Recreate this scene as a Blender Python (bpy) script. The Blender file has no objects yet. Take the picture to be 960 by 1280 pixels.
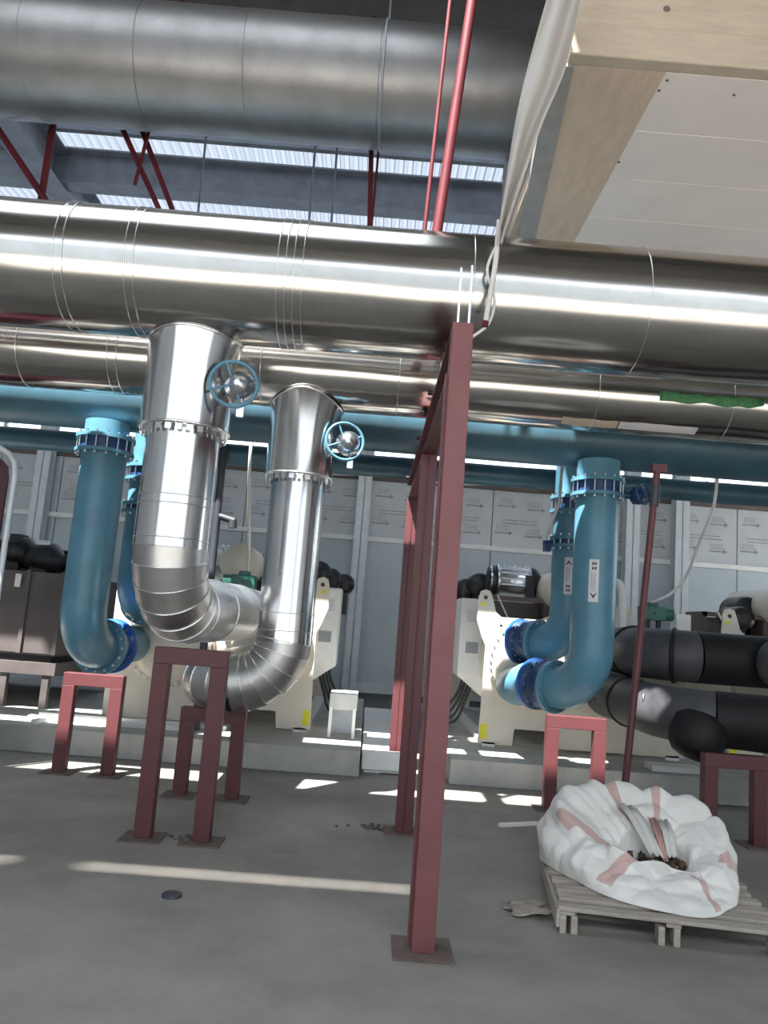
import bpy, bmesh, math, random
from mathutils import Vector, Matrix, noise as mnoise
random.seed(7)
S = bpy.context.scene
COL = S.collection
R_ = math.radians
# ------------------------------------------------------------------ camera
yaw, pit, rol = R_(0.5), R_(8.1), R_(4.4)
FW = Vector((math.sin(yaw)*math.cos(pit), math.cos(yaw)*math.cos(pit), math.sin(pit)))
r0 = Vector((math.cos(yaw), -math.sin(yaw), 0)); u0 = r0.cross(FW)
RT = r0*math.cos(rol) + u0*math.sin(rol)
UP = u0*math.cos(rol) - r0*math.sin(rol)
cam_d = bpy.data.cameras.new('camera'); cam = bpy.data.objects.new('camera', cam_d); COL.objects.link(cam)
m3 = Matrix((RT, UP, -FW)).transposed()
cam.matrix_world = Matrix.Translation((0, 0, 1.6)) @ m3.to_4x4()
cam_d.sensor_fit = 'HORIZONTAL'; cam_d.sensor_width = 36.0; cam_d.lens = 36.0*961/960
cam_d.clip_start = 0.05; cam_d.clip_end = 300
S.camera = cam
# ------------------------------------------------------------------ world, sun, exposure
W = bpy.data.worlds.new('sky'); S.world = W; W.use_nodes = True
wn = W.node_tree; wn.nodes.clear()
wo = wn.nodes.new('ShaderNodeOutputWorld'); wb = wn.nodes.new('ShaderNodeBackground')
wb.inputs['Color'].default_value = (0.86, 0.93, 1.0, 1); wb.inputs['Strength'].default_value = 2.0
wn.links.new(wb.outputs[0], wo.inputs[0])
sd = bpy.data.lights.new('sun', 'SUN'); sun = bpy.data.objects.new('sun', sd); COL.objects.link(sun)
sd.energy = 14.0; sd.angle = R_(1.0); sd.color = (1.0, 0.97, 0.92)
sun.rotation_euler = Vector((0.30, 0.42, -1.0)).to_track_quat('-Z', 'Y').to_euler()
sun.location = (-6, -6, 20)
S.view_settings.view_transform = 'Standard'; S.view_settings.look = 'None'
S.view_settings.gamma = 1.0; S.view_settings.use_curve_mapping = False
S.view_settings.exposure = 1.0
S.cycles.max_bounces = 8; S.cycles.diffuse_bounces = 5; S.cycles.glossy_bounces = 5
S.cycles.caustics_reflective = False; S.cycles.caustics_refractive = False
S.cycles.sample_clamp_indirect = 4.0

# ------------------------------------------------------------------ materials
def mat(name, col, rough=0.6, metal=0.0, var=0.12, vscale=3.0, bump=0.0, bscale=40.0, col2=None, spec=0.5, stretch=None, rvar=0.0):
    m = bpy.data.materials.new(name); m.use_nodes = True
    nt = m.node_tree; b = nt.nodes['Principled BSDF']
    b.inputs['Roughness'].default_value = rough; b.inputs['Metallic'].default_value = metal
    b.inputs['Specular IOR Level'].default_value = spec
    tc = nt.nodes.new('ShaderNodeTexCoord'); src = tc.outputs['Object']
    if stretch:
        mp = nt.nodes.new('ShaderNodeMapping'); mp.inputs['Scale'].default_value = stretch
        nt.links.new(src, mp.inputs['Vector']); src = mp.outputs[0]
    n = nt.nodes.new('ShaderNodeTexNoise'); n.inputs['Scale'].default_value = vscale; n.inputs['Detail'].default_value = 6
    n.inputs['Roughness'].default_value = 0.65
    nt.links.new(src, n.inputs['Vector'])
    mx = nt.nodes.new('ShaderNodeMix'); mx.data_type = 'RGBA'
    c2 = col2 if col2 else tuple(c*(1-2*var) for c in col)
    c1 = col if col2 else tuple(min(1, c*(1+var)) for c in col)
    mx.inputs[6].default_value = (*c1, 1); mx.inputs[7].default_value = (*c2, 1)
    rp = nt.nodes.new('ShaderNodeValToRGB'); rp.color_ramp.elements[0].position = 0.38; rp.color_ramp.elements[1].position = 0.66
    nt.links.new(n.outputs[0], rp.inputs[0]); nt.links.new(rp.outputs[0], mx.inputs[0])
    nt.links.new(mx.outputs[2], b.inputs['Base Color'])
    if rvar:
        mr = nt.nodes.new('ShaderNodeMapRange'); mr.inputs[3].default_value = max(0.02, rough-rvar); mr.inputs[4].default_value = rough+rvar
        nt.links.new(n.outputs[0], mr.inputs[0]); nt.links.new(mr.outputs[0], b.inputs['Roughness'])
    if bump:
        n2 = nt.nodes.new('ShaderNodeTexNoise'); n2.inputs['Scale'].default_value = bscale; n2.inputs['Detail'].default_value = 3
        nt.links.new(src, n2.inputs['Vector'])
        bp = nt.nodes.new('ShaderNodeBump'); bp.inputs['Strength'].default_value = bump; bp.inputs['Distance'].default_value = 0.02
        nt.links.new(n2.outputs[0], bp.inputs['Height']); nt.links.new(bp.outputs[0], b.inputs['Normal'])
    return m

MT = {}
MT['floor'] = mat('concrete_floor', (0.285, 0.268, 0.245), 0.62, 0, vscale=1.3, bump=0.12, bscale=18, col2=(0.205, 0.19, 0.172), rvar=0.12)
MT['plinth'] = mat('plinth_concrete', (0.50, 0.50, 0.475), 0.85, 0, vscale=2.5, bump=0.2, bscale=30, col2=(0.38, 0.38, 0.365))
MT['silver'] = mat('aluminium_cladding', (0.50, 0.485, 0.46), 0.17, 1, var=0.05, vscale=4, bump=0.012, bscale=2.5, rvar=0.04)
MT['silver2'] = mat('aluminium_drop_cladding', (0.76, 0.76, 0.77), 0.19, 1, var=0.03, vscale=3, rvar=0.03)
MT['gore'] = mat('aluminium_elbow', (0.66, 0.655, 0.65), 0.36, 1, var=0.05, vscale=5, bump=0.05, bscale=4, rvar=0.08)
MT['seam'] = mat('aluminium_seam', (0.88, 0.88, 0.87), 0.22, 1, var=0.02)
MT['duct'] = mat('galvanised_duct', (0.21, 0.205, 0.205), 0.42, 0.8, var=0.08, vscale=2, bump=0.03, bscale=2.2, rvar=0.06)
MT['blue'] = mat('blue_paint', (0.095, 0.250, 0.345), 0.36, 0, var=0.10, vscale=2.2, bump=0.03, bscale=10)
MT['blue_shaded'] = mat('blue_paint_shaded', (0.055, 0.135, 0.185), 0.42, 0, var=0.12, vscale=1.6, bump=0.03, bscale=8)  # pipe blue with shade darkened into the colour, for the headers
MT['blue_dark'] = mat('valve_blue', (0.018, 0.060, 0.17), 0.4, 0, var=0.15)
MT['blue_bright'] = mat('expansion_joint_blue', (0.012, 0.10, 0.42), 0.35, 0, var=0.15)
MT['bolt'] = mat('zinc_bolt', (0.62, 0.66, 0.70), 0.35, 1, var=0.05)
MT['red'] = mat('oxide_red', (0.105, 0.028, 0.032), 0.50, 0, vscale=5, bump=0.06, bscale=25, col2=(0.090, 0.024, 0.027))
MT['red2'] = mat('oxide_red_faded', (0.200, 0.068, 0.072), 0.52, 0, vscale=4, bump=0.06, bscale=25, col2=(0.165, 0.052, 0.056))
MT['redrod'] = mat('red_rod', (0.115, 0.016, 0.024), 0.6, 0, var=0.1, spec=0.25)
MT['rust'] = mat('rust_plate', (0.11, 0.085, 0.075), 0.85, 0, vscale=9, col2=(0.16, 0.12, 0.105), bump=0.2)
MT['beige'] = mat('chiller_beige', (0.78, 0.715, 0.61), 0.48, 0, var=0.04, vscale=2)
MT['white'] = mat('white_paint', (0.86, 0.86, 0.84), 0.5, 0, var=0.03)
MT['black'] = mat('black_casting', (0.018, 0.018, 0.021), 0.38, 0, var=0.2)
MT['chrome'] = mat('silver_motor', (0.62, 0.64, 0.68), 0.28, 1, var=0.05)
MT['foam'] = mat('black_rubber_foam', (0.011, 0.0105, 0.012), 0.6, 0, var=0.15, vscale=6, bump=0.1, bscale=20, spec=0.3)
MT['foam2'] = mat('grey_rubber_foam', (0.055, 0.055, 0.062), 0.6, 0, var=0.15, vscale=6, bump=0.08, bscale=14)
MT['green'] = mat('actuator_green', (0.02, 0.13, 0.10), 0.45, 0, var=0.1)
MT['greentape'] = mat('green_tape', (0.05, 0.23, 0.08), 0.5, 0, var=0.2, vscale=14)
MT['yellow'] = mat('yellow_sticker', (0.85, 0.78, 0.03), 0.5, 0, var=0.04)
MT['paper'] = mat('white_sticker', (0.72, 0.70, 0.72), 0.5, 0, var=0.03)
MT['ink'] = mat('dark_ink', (0.06, 0.05, 0.07), 0.6, 0, var=0.1)
MT['inkgrey'] = mat('grey_ink', (0.33, 0.35, 0.37), 0.6, 0, var=0.1)
MT['film'] = mat('panel_film', (0.60, 0.63, 0.65), 0.36, 0, vscale=1.4, col2=(0.53, 0.56, 0.58), bump=0.05, bscale=4)
MT['panel'] = mat('wall_panel', (0.56, 0.635, 0.68), 0.32, 0, vscale=1.0, col2=(0.50, 0.57, 0.61), bump=0.03, bscale=3)
MT['galv'] = mat('galvanised_column', (0.72, 0.77, 0.80), 0.42, 0.1, vscale=6, col2=(0.63, 0.69, 0.72))
MT['girt'] = mat('brown_girt', (0.14, 0.115, 0.105), 0.7, 0, var=0.1)
MT['steel'] = mat('grey_steel', (0.27, 0.295, 0.34), 0.5, 0.2, var=0.1)
MT['darkroof'] = mat('dark_roof_sheet', (0.06, 0.058, 0.055), 0.7, 0, var=0.1)
MT['wallside'] = mat('side_wall_sheet', (0.30, 0.32, 0.34), 0.6, 0, var=0.1)
MT['cream'] = mat('cream_board', (0.56, 0.47, 0.37), 0.6, 0, vscale=2.5, col2=(0.47, 0.39, 0.30), stretch=(1, 1, 5))
MT['ply'] = mat('tan_plywood', (0.70, 0.545, 0.42), 0.65, 0, vscale=3, col2=(0.61, 0.47, 0.355), stretch=(4, 1, 1))
MT['soffit'] = mat('pale_soffit', (0.93, 0.83, 0.77), 0.5, 0, var=0.02, vscale=2)
MT['beamgrey'] = mat('grey_beam', (0.36, 0.335, 0.315), 0.6, 0, var=0.08)
MT['plastic'] = mat('white_plastic', (0.66, 0.64, 0.62), 0.4, 0, var=0.05)
MT['sack'] = mat('woven_sack', (0.90, 0.875, 0.84), 0.45, 0, vscale=4, col2=(0.80, 0.775, 0.735), bump=0.06, bscale=60)
MT['plain'] = mat('sack_lining', (0.70, 0.69, 0.65), 0.5, 0, var=0.05)
MT['stripe'] = mat('sack_stripe', (0.62, 0.36, 0.33), 0.55, 0, var=0.08, bump=0.08, bscale=60)
MT['wood'] = mat('weathered_wood', (0.46, 0.41, 0.355), 0.8, 0, vscale=5, col2=(0.33, 0.285, 0.24), stretch=(1, 8, 8), bump=0.15)
MT['rubble'] = mat('brown_rubble', (0.10, 0.065, 0.045), 0.9, 0, vscale=9, col2=(0.05, 0.035, 0.025), bump=0.3)
MT['maroon'] = mat('maroon_panel', (0.055, 0.010, 0.018), 0.45, 0, var=0.1)
MT['greybox'] = mat('shrouded_sheet', (0.095, 0.082, 0.08), 0.5, 0, var=0.12, vscale=2)
MT['ground'] = mat('outside_ground', (0.58, 0.55, 0.50), 0.9, 0, var=0.1, vscale=0.4)
MT['facade'] = mat('opposite_wall', (0.42, 0.46, 0.50), 0.7, 0, var=0.08, vscale=0.5)
MT['fill_light'] = None
MT['conduit'] = mat('dark_conduit', (0.035, 0.04, 0.05), 0.5, 0, var=0.1)
def translucent(name, col, t):
    m = bpy.data.materials.new(name); m.use_nodes = True; nt = m.node_tree
    b = nt.nodes['Principled BSDF']; b.inputs['Base Color'].default_value = (*[c*0.7 for c in col], 1); b.inputs['Roughness'].default_value = 0.5
    tr = nt.nodes.new('ShaderNodeBsdfTranslucent'); tr.inputs['Color'].default_value = (*col, 1)
    n = nt.nodes.new('ShaderNodeTexNoise'); n.inputs['Scale'].default_value = 0.8
    mr = nt.nodes.new('ShaderNodeMapRange'); mr.inputs[3].default_value = t*0.8; mr.inputs[4].default_value = t*1.2
    nt.links.new(n.outputs[0], mr.inputs[0])
    mx = nt.nodes.new('ShaderNodeMixShader'); nt.links.new(mr.outputs[0], mx.inputs[0])
    nt.links.new(b.outputs[0], mx.inputs[1]); nt.links.new(tr.outputs[0], mx.inputs[2])
    nt.links.new(mx.outputs[0], nt.nodes['Material Output'].inputs[0])
    return m
MT['rooflight'] = translucent('translucent_roof_sheet', (0.13, 0.148, 0.18), 0.5)
MT['fill_light'] = translucent('fill_light_sheet', (0.55, 0.60, 0.66), 0.6)  # for the unseen sheets added to brighten the rear
MT['filmplastic'] = translucent('plastic_film', (0.84, 0.80, 0.76), 0.35)
def glass(name):
    m = bpy.data.materials.new(name); m.use_nodes = True; nt = m.node_tree; nt.nodes.clear()
    o = nt.nodes.new('ShaderNodeOutputMaterial'); t = nt.nodes.new('ShaderNodeBsdfTransparent'); g = nt.nodes.new('ShaderNodeBsdfGlossy')
    t.inputs[0].default_value = (0.9, 0.94, 0.96, 1); g.inputs['Roughness'].default_value = 0.05
    x = nt.nodes.new('ShaderNodeMixShader'); f = nt.nodes.new('ShaderNodeFresnel'); f.inputs[0].default_value = 1.4
    nt.links.new(f.outputs[0], x.inputs[0]); nt.links.new(t.outputs[0], x.inputs[1]); nt.links.new(g.outputs[0], x.inputs[2]); nt.links.new(x.outputs[0], o.inputs[0])
    return m
MT['glass'] = glass('window_glass')

# ------------------------------------------------------------------ mesh helper
def frame(d):
    d = d.normalized(); a = Vector((0, 0, 1)) if abs(d.z) < 0.9 else Vector((0, 1, 0))
    x = a.cross(d).normalized(); return x, d.cross(x)
class M:
    def __init__(s): s.v = []; s.f = []; s.sm = []; s.mi = []
    def add(s, vs, fs, sm=False, mi=0):
        o = len(s.v); s.v += [Vector(p) for p in vs]
        for f in fs: s.f.append([i+o for i in f]); s.sm.append(sm); s.mi.append(mi)
        return s
    def box(s, x0, x1, y0, y1, z0, z1):
        v = [(x, y, z) for z in (z0, z1) for y in (y0, y1) for x in (x0, x1)]
        return s.add(v, [(0, 2, 3, 1), (4, 5, 7, 6), (0, 1, 5, 4), (2, 6, 7, 3), (0, 4, 6, 2), (1, 3, 7, 5)])
    def bar(s, p, q, w, h, up=(0, 0, 1)):
        p = Vector(p); q = Vector(q); d = (q-p).normalized(); x = d.cross(Vector(up)).normalized(); y = x.cross(d)
        v = [c + x*(a*w/2) + y*(b*h/2) for c in (p, q) for a, b in ((-1, -1), (1, -1), (1, 1), (-1, 1))]
        return s.add(v, [(3, 2, 1, 0), (4, 5, 6, 7), (0, 1, 5, 4), (1, 2, 6, 5), (2, 3, 7, 6), (3, 0, 4, 7)])
    def rings(s, rings, caps=(True, True), closed=False, sm=True):
        n = len(rings[0]); o = len(s.v); k = len(rings)
        for r in rings: s.v += [Vector(p) for p in r]
        for i in range(k if closed else k-1):
            a = o+i*n; b = o+((i+1) % k)*n
            for j in range(n):
                s.f.append([a+j, a+(j+1) % n, b+(j+1) % n, b+j]); s.sm.append(sm); s.mi.append(0)
        if not closed:
            for e_, q_ in ((0, rings[0][::-1]), (1, rings[-1])):
                if caps[e_]:
                    o2 = len(s.v); s.v += [Vector(p) for p in q_]; s.f.append(list(range(o2, o2+n))); s.sm.append(False); s.mi.append(0)
        return s
    def tube(s, pts, r, n=20, caps=(True, True), closed=False):
        return s.rings(tube_rings(pts, r, n, closed), caps, closed)
    def cyl(s, p, q, r, r2=None, n=24, caps=(True, True)):
        return s.tube([p, q], [r, r if r2 is None else r2], n, caps)
    def lathe(s, p, d, prof, n=32):      # prof: (along, radius)
        p = Vector(p); d = Vector(d).normalized(); x, y = frame(d); rs = []
        for t, r in prof: rs.append([p+d*t+(x*math.cos(a)+y*math.sin(a))*max(r, 1e-4) for a in (2*math.pi*j/n for j in range(n))])
        return s.rings(rs)
    def torus(s, c, ax, R, r, n=32, k=8):
        c = Vector(c); x, y = frame(Vector(ax))
        return s.tube([c+x*R*math.cos(2*math.pi*i/n)+y*R*math.sin(2*math.pi*i/n) for i in range(n)], r, k, closed=True)
    def prism(s, poly, fn, d0, d1):      # poly of 2d points, fn(u, v, d) -> point
        n = len(poly); v = [fn(a, b, d0) for a, b in poly]+[fn(a, b, d1) for a, b in poly]
        fs = [list(range(n))[::-1], list(range(n, 2*n))]+[[i, (i+1) % n, n+(i+1) % n, n+i] for i in range(n)]
        return s.add(v, fs)
    def build(s, name, m, parent=None, bevel=0, **props):
        me = bpy.data.meshes.new(name)
        off = Vector((0, 0, 0))
        if parent is not None and 'org' in parent: off = Vector(parent['org'])
        me.from_pydata([p-off for p in s.v], [], s.f)
        for a in (m if isinstance(m, (list, tuple)) else [m]): me.materials.append(MT[a])
        me.polygons.foreach_set('use_smooth', s.sm)
        if any(s.mi): me.polygons.foreach_set('material_index', s.mi)
        me.update()
        o = bpy.data.objects.new(name, me); COL.objects.link(o)
        if parent is not None:
            o.parent = parent
            if 'org' in parent: o['org'] = list(off)
        if bevel:
            b = o.modifiers.new('bevel', 'BEVEL'); b.width = bevel; b.segments = 2; b.limit_method = 'ANGLE'
        for k, v in props.items(): o[k] = v
        return o
def tube_rings(pts, r, n=20, closed=False):
    pts = [Vector(p) for p in pts]; k = len(pts); rs = r if isinstance(r, (list, tuple)) else [r]*k
    tg = []
    for i in range(k):
        if closed: t = (pts[(i+1) % k]-pts[i-1])
        elif i == 0: t = pts[1]-pts[0]
        elif i == k-1: t = pts[-1]-pts[-2]
        else: t = (pts[i+1]-pts[i]).normalized()+(pts[i]-pts[i-1]).normalized()
        tg.append(t.normalized())
    x, y = frame(tg[0]); out = []
    for i in range(k):
        t = tg[i]; x = (x-t*x.dot(t)).normalized(); y = t.cross(x)
        out.append([pts[i]+(x*math.cos(2*math.pi*j/n)+y*math.sin(2*math.pi*j/n))*rs[i] for j in range(n)])
    return out
def arc(p, d0, d1, R, n=8):             # bend that starts at p heading d0 and ends heading d1
    p = Vector(p); d0 = Vector(d0).normalized(); d1 = Vector(d1).normalized()
    ang = d0.angle(d1); nrm = (d1-d0*d0.dot(d1)).normalized(); out = []
    for i in range(n+1):
        a = ang*i/n; out.append(p+nrm*R*(1-math.cos(a))+d0*R*math.sin(a))
    return out
def curve_pts(cps, n=8):                 # catmull-rom through control points
    cps = [Vector(c) for c in cps]; P = [cps[0]*2-cps[1]]+cps+[cps[-1]*2-cps[-2]]; out = []
    for i in range(1, len(P)-2):
        for k in range(n):
            t = k/n; a, b, c, d = P[i-1], P[i], P[i+1], P[i+2]
            out.append(0.5*((2*b)+(c-a)*t+(2*a-5*b+4*c-d)*t*t+(3*b-a-3*c+d)*t**3))
    out.append(cps[-1]); return out
def thing(name, label, cat, loc=(0, 0, 0), group=None):
    o = bpy.data.objects.new(name, None); COL.objects.link(o); o.location = loc; o.empty_display_size = 0.2
    o['label'] = label; o['category'] = cat; o['org'] = list(loc)
    if group: o['group'] = group
    return o
def tag(o, label, cat, group=None):
    o['label'] = label; o['category'] = cat
    if group: o['group'] = group
    return o
def copy_tree(o, parent=None):
    c = o.copy(); COL.objects.link(c); c.parent = parent
    for ch in list(o.children): copy_tree(ch, c)
    return c
_bolt = None
def bolts(parent, c, ax, Rr, n, L, r=0.012, ph=0.0, arc_=None):
    global _bolt
    key = 'b%.4f_%.4f' % (L, r)
    if _bolt is None: _bolt = {}
    if key not in _bolt:
        b = M().cyl((0, 0, -L/2), (0, 0, L/2), r*0.55, n=6).cyl((0, 0, -L/2), (0, 0, -L/2+r*1.1), r, n=6).cyl((0, 0, L/2-r*1.1), (0, 0, L/2), r, n=6)
        o = b.build('bolt', 'bolt'); _bolt[key] = o.data; bpy.data.objects.remove(o)
    ax = Vector(ax).normalized(); x, y = frame(ax); off = Vector(parent['org']) if 'org' in parent else Vector()
    rot = Matrix((x, y, ax)).transposed().to_4x4()
    for i in range(n):
        a = ph+2*math.pi*i/n
        p = Vector(c)+(x*math.cos(a)+y*math.sin(a))*Rr
        o = bpy.data.objects.new('bolt', _bolt[key]); COL.objects.link(o); o.parent = parent
        o.matrix_local = Matrix.Translation(p-off) @ rot

def struct(o): o['kind'] = 'structure'; return o

# ------------------------------------------------------------------ the setting
struct(M().box(-10, 12, -5, 14.7, -0.2, 0).build('floor', 'floor'))
struct(M().box(-40, 40, -60, -5.0, -0.3, -0.06).build('ground', 'ground'))
# rear wall with two rows of panels, a white trim between them
wback = struct(M().box(-10, 12, 14.60, 14.75, 0, 4.28).box(-10, 12, 14.60, 14.75, 5.35, 5.6).box(-10, 12, 14.60, 14.75, 8.8, 9.0).box(-10, 12, 14.58, 14.60, 4.28, 4.62).build('wall_back', 'wallside'))
struct(M().box(-10, 12, 14.50, 14.60, 4.26, 4.62).build('trim_1', 'girt', bevel=0.01))
struct(M().box(-10, 12, 14.44, 14.60, 3.08, 3.17).build('trim_2', 'white', bevel=0.008))
struct(M().box(-10, 12, 14.45, 14.60, 0.28, 0.46).build('baseboard_back', 'galv', bevel=0.01))
PW = 1.18
def print_marks(x, z0, w):
    b = M(); y = 14.532
    def q(xa, xb, za, zb): b.box(xa, xb, y, y+0.006, za, zb)
    for cx, cz in ((0.30, 0.78), (0.86, 0.74), (0.26, 0.26), (0.84, 0.22)):
        X = x+cx*w/1.18; Z = z0+cz
        q(X-0.20, X+0.10, Z-0.012, Z+0.012); b.prism([(X+0.08, Z-0.045), (X+0.15, Z), (X+0.08, Z+0.045)], lambda u, v, d: (u, d, v), y, y+0.006)
        for k in range(3):
            xx = X-0.17
            while xx < X+0.06:
                l = random.uniform(0.02, 0.06); q(xx, xx+l, Z+0.05+k*0.038, Z+0.062+k*0.038); xx += l+0.016
    for zz in (0.50, 0.44):
        xx = x+0.2
        while xx < x+0.85: 
            l = random.uniform(0.03, 0.08); q(xx, xx+l, z0+zz, z0+zz+0.018); xx += l+0.018
    return b
i = 0; x = -9.6
while x < 11.5:
    up = M().box(x+0.008, x+PW-0.008, 14.54, 14.60, 3.17, 4.26).build('wall_panel', 'film', wback, bevel=0.006)
    if -8 < x < 8: print_marks(x, 3.19, PW).build('film_print', 'inkgrey', up, kind='stuff')
    M().box(x+0.008, x+PW-0.008, 14.53, 14.60, 0.46, 3.10).build('wall_panel', 'panel', wback, bevel=0.006)
    x += PW
# strip window of the rear wall
for k in range(4):
    a = -10+k*5.5
    w = struct(M().box(a, a+5.5, 14.56, 14.66, 4.62, 4.70).box(a, a+5.5, 14.56, 14.66, 5.28, 5.36).box(a, a+0.06, 14.56, 14.66, 4.7, 5.28).box(a+2.7, a+2.76, 14.56, 14.66, 4.7, 5.28).build('window_%d' % (k+1), 'galv'))
    M().box(a+0.06, a+2.7, 14.60, 14.61, 4.7, 5.28).build('pane', 'glass', w); M().box(a+2.76, a+5.5, 14.60, 14.61, 4.7, 5.28).build('pane', 'glass', w)
for k in range(8): M().box(-10+k*2.75+0.02, -10+(k+1)*2.75-0.02, 14.64, 14.66, 5.58, 8.82).build('fill_light_sheet', 'fill_light', wback)  # unseen translucent sheets, added to let light into the rear of the hall
# side walls, front wall with the wide opening behind the camera
struct(M().box(-10.2, -10, -5, 14.75, 0, 9).build('wall_left', 'wallside'))
struct(M().box(12, 12.2, -5, 9.5, 0, 9).box(12, 12.2, 14.2, 14.75, 0, 9).box(12, 12.2, 9.5, 14.2, 5.5, 9).build('wall_right', 'wallside'))  # opening on this side added to light the rear zone
struct(M().box(12.2, 40, -5, 40, -0.3, -0.06).build('ground_side', 'ground'))
struct(M().box(-10, -8.5, -5.2, -5, 0, 9).box(10.5, 12, -5.2, -5, 0, 9).box(-8.5, 10.5, -5.2, -5, 8.3, 9).build('wall_front', 'wallside'))
struct(M().box(-30, 30, -21, -19, -0.1, 11.5).build('wall_opposite', 'facade'))
# galvanised columns along the rear wall
for cx in (-6.3, -0.27, 4.80, 5.73, -3.6):
    struct(M().box(cx-0.13, cx+0.13, 14.2, 14.215, 0.0, 8.9).box(cx-0.13, cx+0.13, 14.43, 14.445, 0.0, 8.9).box(cx-0.006, cx+0.006, 14.2, 14.44, 0, 8.9).build('column', 'galv'))
# roof: dark opaque sheets, one added to keep sun off the platform, a narrow slit, a wide open skylight strip, translucent corrugated sheets
ceil = struct(M().box(-10, 12, 1.185, 3.62, 9.02, 9.10).box(-10, 12, -5, 1.12, 9.02, 9.10).box(-10, -5.6, 1.12, 1.185, 9.02, 9.10).box(-4.75, -4.35, 1.12, 1.185, 9.02, 9.10).box(-2.3, 12, 1.12, 1.185, 9.02, 9.10).box(-10, 12, 6.52, 10.2, 9.02, 9.10).box(0.35, 12, 3.62, 6.52, 9.02, 9.10).build('ceiling', 'darkroof'))
for k in range(3): struct(M().box(-10, 12, (0.1, 3.5, 6.55)[k], (0.2, 3.6, 6.65)[k], 8.80, 9.02).build('purlin', 'steel'))
def corrugated(x0, w, y0, y1, z):
    b = M(); n = int(round(w/0.15)); prof = []
    for k in range(n):
        xx = x0+k*0.15
        prof += [(xx, 0), (xx+0.05, 0), (xx+0.07, 0.035), (xx+0.13, 0.035)]
    prof.append((x0+n*0.15, 0))
    vs = [(a, y0, z+c) for a, c in prof]+[(a, y1, z+c) for a, c in prof]; L = len(prof)
    b.add(vs, [(j, j+1, L+j+1, L+j) for j in range(L-1)]); return b
x = -9.9
while x < 11.4:
    corrugated(x, 1.05, 10.15, 12.6, 9.03+random.uniform(0, 0.008)).build('roof_sheet', 'rooflight', ceil)
    corrugated(x, 1.05, 12.5, 14.75, 9.075+random.uniform(0, 0.008)).build('roof_sheet', 'rooflight', ceil)
    x += 1.05
def ibeam(b, p, q, w, h, t=0.02):
    p = Vector(p); q = Vector(q); d = (q-p).normalized(); u = Vector((0, 0, 1))
    b.bar(p+u*(h/2), q+u*(h/2), w, t); b.bar(p-u*(h/2), q-u*(h/2), w, t); b.bar(p, q, t, h); return b
struct(ibeam(M(), (-10, 11.95, 8.62), (12, 11.95, 8.62), 0.34, 0.58, 0.03).build('beam', 'steel'))
struct(M().box(-10, 12, 12.75, 12.85, 8.84, 9.04).build('purlin', 'steel')); struct(M().box(-10, 12, 11.2, 11.3, 8.86, 9.0).build('purlin', 'steel'))
struct(ibeam(M(), (-5.80, 6.4, 8.55), (-5.80, 14.6, 8.55), 0.50, 0.62, 0.03).build('rafter', 'steel'))
struct(ibeam(M(), (5.0, 6.4, 8.55), (5.0, 14.6, 8.55), 0.50, 0.62, 0.03).build('rafter', 'steel'))
# concrete plinths
struct(M().box(-9, 0.02, 8.22, 13.6, 0, 0.26).build('plinth', 'plinth', bevel=0.012))
struct(M().box(0.95, 11, 8.20, 13.6, 0, 0.26).build('plinth', 'plinth', bevel=0.012))
tag(M().box(0.04, 0.50, 8.46, 12.6, 0.035, 0.23).box(0.06, 0.48, 8.5, 12.5, 0, 0.035).build('cover_slab', 'white', bevel=0.01), 'long white cover slab lying in the gap between the two concrete plinths', 'slab')

# ------------------------------------------------------------------ pipe rack (posts and the beam along them)
rack = thing('pipe_rack', 'tall dark red steel rack, three box posts under one beam, carrying the overhead pipes', 'rack', (0.39, 4.08, 0))
for k, (py, top, m) in enumerate(((4.085, 3.255, 'red2'), (6.25, 2.99, 'red'), (8.62, 2.99, 'red'))):
    b = M().box(0.332, 0.448, py-0.062, py+0.062, 0.012, top)
    if k: b.box(0.322, 0.458, py-0.066, py-0.056, 0.012, top).box(0.384, 0.396, py-0.075, py-0.066, 0.012, top)
    b.build('post', m, rack, bevel=0.004)
    M().box(0.24, 0.54, py-0.14, py+0.14, 0, 0.012).build('base_plate', 'rust', rack)
ibeam(M(), (0.39, 4.15, 3.12), (0.39, 9.1, 3.12), 0.11, 0.25, 0.012).build('beam', 'red', rack)
M().box(0.318, 0.331, 4.10, 4.16, 0.012, 2.985).build('stiffener_strip', 'red2', rack)
for py, zc, r in ((5.35, 3.975, 0.455), (6.70, 3.775, 0.335), (7.75, 3.63, 0.30), (8.6, 3.78, 0.22)):
    sd_ = M().box(0.335, 0.445, py-0.16, py+0.16, 3.245, 3.262).box(0.38, 0.40, py-0.13, py+0.13, 3.25, max(3.27, zc-r-0.002))
    sd_.build('saddle', 'red', rack)
    ub = M().cyl((0.325, py-0.1, 3.22), (0.29, py-0.1, 3.22), 0.018, n=8)
    ub.build('clamp_bolt', 'black', rack)
sl = M().box(0.355, 0.367, 4.04, 4.055, 3.25, 3.58).box(0.415, 0.427, 4.04, 4.055, 3.25, 3.60)
sl.build('threaded_rod', 'bolt', rack, label='pair of bare rods standing on top of the front post')

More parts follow.
